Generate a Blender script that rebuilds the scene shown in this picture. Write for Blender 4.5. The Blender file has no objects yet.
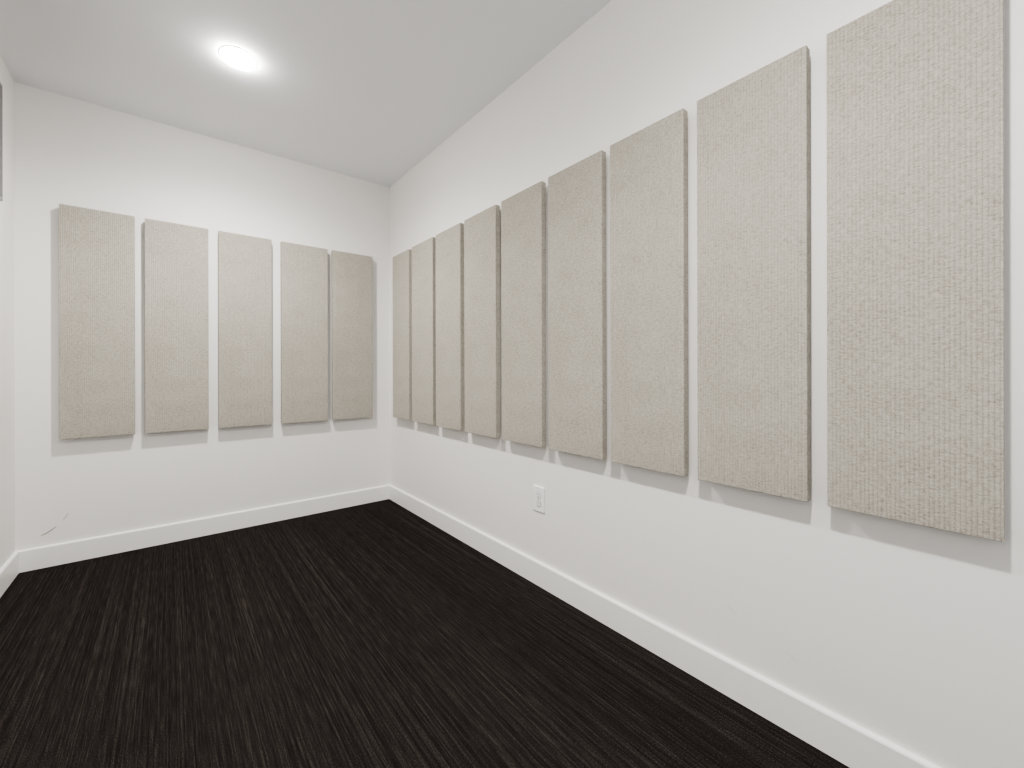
import bpy, bmesh, math, random
from mathutils import Vector, Matrix
random.seed(3)
H=2.44; W=1.941; YF=-4.1
GAP=.018; TH=.028
R=[(-2853,-3146),(-2513,-2810),(-2173,-2469),(-1836,-2135),(-1497,-1794),(-1153,-1451),(-821,-1111),(-484,-782),(-161,-438)]
B=[(-1783,-1494),(-1451,-1160),(-1110,-823),(-767,-475),(-443,-152)]
sc=bpy.context.scene
sc.view_settings.view_transform='AgX'
sc.view_settings.look='AgX - Medium High Contrast'

# ---------- materials
def mat(name):
    m=bpy.data.materials.new(name); m.use_nodes=True
    nt=m.node_tree; b=nt.nodes['Principled BSDF']
    return m,nt,b
def N(nt,t):
    return nt.nodes.new(t)
def mapping(nt,scale,loc=(0,0,0)):
    tc=N(nt,'ShaderNodeTexCoord'); mp=N(nt,'ShaderNodeMapping')
    mp.inputs['Scale'].default_value=scale; mp.inputs['Location'].default_value=loc
    nt.links.new(tc.outputs['Object'],mp.inputs['Vector']); return mp
def noise(nt,scale,sv=1,detail=3,loc=(0,0,0),rough=.5):
    mp=mapping(nt,scale,loc); n=N(nt,'ShaderNodeTexNoise'); n.inputs['Scale'].default_value=sv
    n.inputs['Detail'].default_value=detail; n.inputs['Roughness'].default_value=rough
    nt.links.new(mp.outputs[0],n.inputs['Vector']); return n.outputs['Fac']
def math_(nt,op,a,b=None,c=None):
    n=N(nt,'ShaderNodeMath'); n.operation=op
    for i,v in enumerate((a,b,c)):
        if v is None: continue
        if isinstance(v,(int,float)): n.inputs[i].default_value=v
        else: nt.links.new(v,n.inputs[i])
    return n.outputs[0]
def ramp(nt,fac,stops):
    r=N(nt,'ShaderNodeValToRGB'); e=r.color_ramp.elements
    while len(e)<len(stops): e.new(.5)
    for el,(p,c) in zip(e,stops): el.position=p; el.color=(*c,1)
    nt.links.new(fac,r.inputs[0]); return r.outputs[0]
def bump(nt,b,h,strength,dist):
    n=N(nt,'ShaderNodeBump'); n.inputs['Strength'].default_value=strength; n.inputs['Distance'].default_value=dist
    nt.links.new(h,n.inputs['Height']); nt.links.new(n.outputs[0],b.inputs['Normal'])

def paint(name,col,rough,bs=.15):
    m,nt,b=mat(name)
    f=noise(nt,(1,1,1),1.3,2)
    c=ramp(nt,f,[(.3,tuple(x*.985 for x in col)),(.7,col)])
    nt.links.new(c,b.inputs['Base Color']); b.inputs['Roughness'].default_value=rough
    bump(nt,b,noise(nt,(1,1,1),220,3),bs,.001)
    return m
M_wall=paint('wall_paint',(.86,.846,.826),.6)
M_ceil=paint('ceiling_paint',(.92,.93,.95),.8,.1)
M_trim=paint('trim_paint',(.91,.90,.88),.35,.05)

M_carpet,nt,b=mat('carpet_loop_pile')
s1=noise(nt,(150,.6,1),1,3,rough=.65)
s2=noise(nt,(280,10,1),1,2,(7,3,0))
s3=noise(nt,(420,230,1),1,3,(1,9,0),.7)
broad=noise(nt,(5,.3,1),1,2,(4,4,0))
v=math_(nt,'MULTIPLY',s1,.29)
v=math_(nt,'MULTIPLY_ADD',s2,.20,v)
v=math_(nt,'MULTIPLY_ADD',s3,.51,v)
v=math_(nt,'MULTIPLY_ADD',broad,.05,v)
v=math_(nt,'SUBTRACT',v,.025)
c=ramp(nt,v,[(.40,(.0095,.0080,.0074)),(.49,(.0175,.0150,.0137)),(.56,(.037,.0318,.0288)),(.65,(.090,.078,.070))])
nt.links.new(c,b.inputs['Base Color']); b.inputs['Roughness'].default_value=1
b.inputs['Specular IOR Level'].default_value=.02
bump(nt,b,math_(nt,'ADD',s3,s1),.7,.004)

M_felt,nt,b=mat('heather_felt')
a1=noise(nt,(85,85,230),1,4,rough=.7)
a2=noise(nt,(330,330,520),1,3,(3,1,2),.7)
a3=noise(nt,(7,7,11),1,2,(9,1,2))
v=math_(nt,'MULTIPLY',a1,.52); v=math_(nt,'MULTIPLY_ADD',a2,.40,v); v=math_(nt,'MULTIPLY_ADD',a3,.08,v)
c=ramp(nt,v,[(.35,(.232,.206,.170)),(.44,(.355,.330,.284)),(.53,(.450,.426,.377)),(.66,(.55,.528,.477))])
nt.links.new(c,b.inputs['Base Color']); b.inputs['Roughness'].default_value=1
b.inputs['Specular IOR Level'].default_value=.1
bump(nt,b,a2,.45,.002)

def flat(name,col,rough=.4,metal=0):
    m,nt,b=mat(name); f=noise(nt,(1,1,1),30,2)
    c=ramp(nt,f,[(.3,tuple(x*.96 for x in col)),(.7,col)]); nt.links.new(c,b.inputs['Base Color'])
    b.inputs['Roughness'].default_value=rough; b.inputs['Metallic'].default_value=metal; return m
M_plate=flat('outlet_plastic',(.93,.93,.92),.3)
M_slot=flat('slot_dark',(.04,.035,.03),.6)
M_screw=flat('screw_metal',(.6,.6,.58),.35,.6)
M_scuff=flat('scuff',(.30,.27,.23),.8)
M_scuff2=flat('scuff_faint',(.66,.65,.63),.8)
M_ring=flat('downlight_trim_white',(.9,.9,.9),.4)
M_bezel=flat('display_bezel',(.30,.30,.30),.4)
M_screen=flat('display_glass',(.02,.02,.022),.15)
M_em,nt,b=mat('downlight_lens')
b.inputs['Base Color'].default_value=(.9,.9,.9,1)
b.inputs['Emission Color'].default_value=(1,.97,.93,1); b.inputs['Emission Strength'].default_value=260

w=bpy.data.worlds.new('fill_world'); sc.world=w; w.use_nodes=True  # uniform background added as soft fill, enters from behind the camera
w.node_tree.nodes['Background'].inputs[0].default_value=(.96,.98,1,1)
w.node_tree.nodes['Background'].inputs[1].default_value=.9

# ---------- helpers
def obj(name,bm,mats,parent=None,loc=None,rot=None,smooth=False):
    me=bpy.data.meshes.new(name); bm.to_mesh(me); bm.free()
    o=bpy.data.objects.new(name,me); sc.collection.objects.link(o)
    for m in (mats if isinstance(mats,list) else [mats]): me.materials.append(m)
    if parent: o.parent=parent
    if loc: o.location=loc
    if rot: o.rotation_euler=rot
    if smooth:
        for p in me.polygons: p.use_smooth=True
    return o
def box(bm,lo,hi,mi=0,bev=0,seg=2):
    r=bmesh.ops.create_cube(bm,size=1)
    c=[(a+b)/2 for a,b in zip(lo,hi)]; s=[abs(b-a) for a,b in zip(lo,hi)]
    for v in r['verts']: v.co=Vector([v.co[i]*s[i]+c[i] for i in range(3)])
    fs=set(f for v in r['verts'] for f in v.link_faces)
    for f in fs: f.material_index=mi
    if bev:
        es=list(set(e for f in fs for e in f.edges))
        rr=bmesh.ops.bevel(bm,geom=es,offset=bev,segments=seg,affect='EDGES',profile=.5)
        for f in rr['faces']: f.material_index=mi
def boxobj(name,lo,hi,m,bev=0,parent=None):
    bm=bmesh.new(); box(bm,lo,hi,0,bev); return obj(name,bm,m,parent)

# ---------- shell
T=.12
boxobj('floor',(-W-T,YF-T,-.1),(T,T,0),M_carpet)
boxobj('ceiling',(-W-T,YF-T,H),(T,T,H+.1),M_ceil)
boxobj('wall_back',(-W-T,0,0),(T,T,H),M_wall)
boxobj('wall_right',(0,YF-T,0),(T,0,H),M_wall)
boxobj('wall_left',(-W-T,YF-T,0),(-W,0,H),M_wall)
# front wall; wide opening and casing added to let in soft world fill
bm=bmesh.new(); ox0,ox1,oz=-W+.12,-.12,2.25
box(bm,(-W,YF-T,0),(ox0,YF,H)); box(bm,(ox1,YF-T,0),(0,YF,H)); box(bm,(ox0,YF-T,oz),(ox1,YF,H))
obj('wall_front',bm,M_wall)
bm=bmesh.new()
box(bm,(ox0-.07,YF,0),(ox0,YF+.014,oz+.07)); box(bm,(ox1,YF,0),(ox1+.07,YF+.014,oz+.07)); box(bm,(ox0,YF,oz),(ox1,YF+.014,oz+.07))
obj('added_opening_trim',bm,M_trim)
BH=.108; BT=.014
def baseboard(name,p0,p1,nrm):
    bm=bmesh.new(); p0=Vector(p0);p1=Vector(p1);n=Vector(nrm)
    prof=[(0,0.0),(BT,0.0),(BT,BH-.006),(BT-.002,BH-.002),(BT-.005,BH),(0,BH)]
    A=[bm.verts.new(p0+n*a+Vector((0,0,z))) for a,z in prof]
    C=[bm.verts.new(p1+n*a+Vector((0,0,z))) for a,z in prof]
    k=len(prof)
    for i in range(k): bm.faces.new((A[i],A[(i+1)%k],C[(i+1)%k],C[i]))
    bm.faces.new(A); bm.faces.new(C)
    bmesh.ops.recalc_face_normals(bm,faces=bm.faces)
    return obj(name,bm,M_trim)
baseboard('baseboard_back',(-W,0,0),(0,0,0),(0,-1,0))
baseboard('baseboard_right',(0,-BT,0),(0,YF+.02,0),(-1,0,0))
baseboard('baseboard_left',(-W,-BT,0),(-W,YF+.02,0),(1,0,0))

# ---------- acoustic panels
def panel(width,zb,zt,loc,rotz):
    height=zt-zb
    bm=bmesh.new(); gap=GAP; th=TH; hw=width/2
    nr=36; amp=.0018; edge=.004
    pts=[(-hw,-gap),(-hw,-(gap+th-.003)),(-hw+.001,-(gap+th-.001))]
    span=width-2*edge; st=6
    for i in range(nr*st+1):
        x=-hw+edge+span*i/(nr*st)
        y=-(gap+th)+amp*(1-abs(math.sin(math.pi*i/st)))**1.3
        pts.append((x,y))
    pts+=[(hw-.001,-(gap+th-.001)),(hw,-(gap+th-.003)),(hw,-gap)]
    zs=[0,.0015,height-.0015,height]
    rings=[]
    for j,z in enumerate(zs):
        e=.0015 if j in(0,3) else 0
        rings.append([bm.verts.new((x*(1-e/hw),min(y+e,-gap) ,z)) for x,y in pts])
    k=len(pts)
    for a in range(3):
        for i in range(k):
            bm.faces.new((rings[a][i],rings[a][(i+1)%k],rings[a+1][(i+1)%k],rings[a+1][i]))
    bm.faces.new(rings[0]); bm.faces.new(rings[-1])
    bmesh.ops.recalc_face_normals(bm,faces=bm.faces)
    for z in (.15,height-.15):
        box(bm,(-hw*.5,-gap,z-.02),(hw*.5,0,z+.02),1)
    return obj('acoustic_wall_panel',bm,[M_felt,M_screw],None,(loc[0],loc[1],zb),(0,0,rotz))
for i,(y0,y1) in enumerate(R):
    panel(abs(y1-y0)/1000,.6535,1.850,(0,(y0+y1)/2000),-math.pi/2)
for x0,x1 in B:
    panel(abs(x1-x0)/1000,.651,1.860,((x0+x1)/2000,0),0)

# ---------- downlights
def lathe(bm,prof,mi=0,seg=48):
    rings=[]
    for r,z in prof:
        if r<1e-6: rings.append([bm.verts.new((0,0,z))])
        else: rings.append([bm.verts.new((r*math.cos(2*math.pi*i/seg),r*math.sin(2*math.pi*i/seg),z)) for i in range(seg)])
    for a,b_ in zip(rings,rings[1:]):
        for i in range(seg):
            j=(i+1)%seg
            if len(b_)==1: f=bm.faces.new((a[i],a[j],b_[0]))
            else: f=bm.faces.new((a[i],a[j],b_[j],b_[i]))
            f.material_index=mi
def downlight(x,y):
    e=bpy.data.objects.new('recessed_downlight',None); sc.collection.objects.link(e); e.location=(x,y,H)
    bm=bmesh.new(); lathe(bm,[(.075,0),(.074,-.002),(.072,-.003),(.070,-.003),(.069,-.002),(.069,0)])
    bmesh.ops.recalc_face_normals(bm,faces=bm.faces)
    obj('trim_ring',bm,M_ring,e,smooth=True)
    bm=bmesh.new(); lathe(bm,[(.069,-.002),(.066,-.009),(.055,-.015),(.032,-.020),(0,-.021)])
    for f in bm.faces:
        if f.normal.z>0: f.normal_flip()
    obj('lens',bm,M_em,e,smooth=True)
    l=bpy.data.lights.new('led_beam','SPOT'); l.energy=108; l.color=(1,.965,.925)
    l.spot_size=math.radians(164); l.spot_blend=1; l.shadow_soft_size=.045
    lo=bpy.data.objects.new('led_beam',l); sc.collection.objects.link(lo); lo.parent=e; lo.location=(0,0,-.07)
downlight(-1.095,-.882)
downlight(-1.095,-2.95)

# ---------- duplex outlet on right wall
def outlet(y,z):
    e=bpy.data.objects.new('electrical_outlet',None); sc.collection.objects.link(e)
    e.location=(0,y,z); e.rotation_euler=(0,0,-math.pi/2)
    bm=bmesh.new(); box(bm,(-.037,-.006,-.058),(.037,0,.058),0,.0025,3); obj('cover_plate',bm,M_plate,e)
    def disc(bm,rad,hh,y0,th,zc):
        r=bmesh.ops.create_cone(bm,cap_ends=True,segments=32,radius1=rad,radius2=rad,depth=th)
        for v in r['verts']:
            x,yy,zz=v.co; v.co=Vector((x,y0+zz,max(-hh,min(hh,yy))+zc))
    bm=bmesh.new(); bg=bmesh.new()
    for s in(-1,1):
        disc(bm,.0162,.0132,-.0072,.003,s*.0195)
        disc(bg,.0174,.0144,-.0061,.001,s*.0195)
    obj('receptacle_faces',bm,M_plate,e); obj('receptacle_gap',bg,M_slot,e)
    bm=bmesh.new()
    for s in(-1,1):
        zc=s*.0195
        box(bm,(-.0082,-.0092,zc-.001),(-.0052,-.0080,zc+.0085)); box(bm,(.0052,-.0092,zc),(.0082,-.0080,zc+.0078))
        r=bmesh.ops.create_cone(bm,cap_ends=True,segments=16,radius1=.003,radius2=.003,depth=.0013)
        for v in r['verts']: v.co=Vector((v.co.x,-.0085+v.co.z,v.co.y+zc-.0078))
    obj('socket_slots',bm,M_slot,e)
    bm=bmesh.new()
    r=bmesh.ops.create_cone(bm,cap_ends=True,segments=20,radius1=.003,radius2=.0026,depth=.0012)
    for v in r['verts']: v.co=Vector((v.co.x,-.0064-v.co.z,v.co.y))
    obj('cover_screw',bm,M_screw,e)
outlet(-1.728,.400)

# ---------- wall display on the left wall
e=bpy.data.objects.new('wall_mounted_display',None); sc.collection.objects.link(e); e.location=(-W,-.285,0)
bm=bmesh.new(); box(bm,(0,-.92,1.76),(.02,0,2.28),0,.003); obj('bezel',bm,M_bezel,e)
bm=bmesh.new(); box(bm,(.018,-.905,1.775),(.021,-.015,2.265),0); obj('screen',bm,M_screen,e)

# ---------- scuffs in the paint
def scuff(pts,w,place,m=M_scuff):
    bm=bmesh.new(); L=[];Rr=[]
    for i,(a,b_) in enumerate(pts):
        ww=w*(.3+.7*math.sin(math.pi*(i+.5)/len(pts)))
        L.append(bm.verts.new(place(a,b_+ww))); Rr.append(bm.verts.new(place(a,b_-ww)))
    for i in range(len(pts)-1): bm.faces.new((L[i],L[i+1],Rr[i+1],Rr[i]))
    obj('wall_scuff_mark',bm,m)
bk=lambda a,z:(a,-.0006,z); rt=lambda a,z:(-.0006,a,z)
scuff([(-1.855,.163),(-1.835,.172),(-1.815,.186),(-1.80,.199)],.003,bk)
scuff([(-1.778,.225),(-1.768,.240),(-1.757,.257)],.0022,bk)
scuff([(-2.585,.275),(-2.60,.262),(-2.615,.251)],.001,rt,M_scuff2)
scuff([(-2.745,.212),(-2.76,.203),(-2.772,.197)],.001,rt,M_scuff2)

# ---------- camera
f=423.03
cam=bpy.data.cameras.new('camera'); co=bpy.data.objects.new('camera',cam); sc.collection.objects.link(co); sc.camera=co
cam.sensor_width=36; cam.lens=f/1024*36; cam.clip_start=.02; cam.shift_y=-13.2/1024
yaw,pitch,roll=[math.radians(v) for v in (38.917,-.016,-.124)]
fw=Vector((math.sin(yaw)*math.cos(pitch),math.cos(yaw)*math.cos(pitch),math.sin(pitch)))
r=Vector((math.cos(yaw),-math.sin(yaw),0)); u=r.cross(fw)
r2=r*math.cos(roll)+u*math.sin(roll); u2=u*math.cos(roll)-r*math.sin(roll)
m=Matrix((r2,u2,-fw)).transposed().to_4x4()
m.translation=Vector((-1.34,-3.186,.999))
co.matrix_world=m
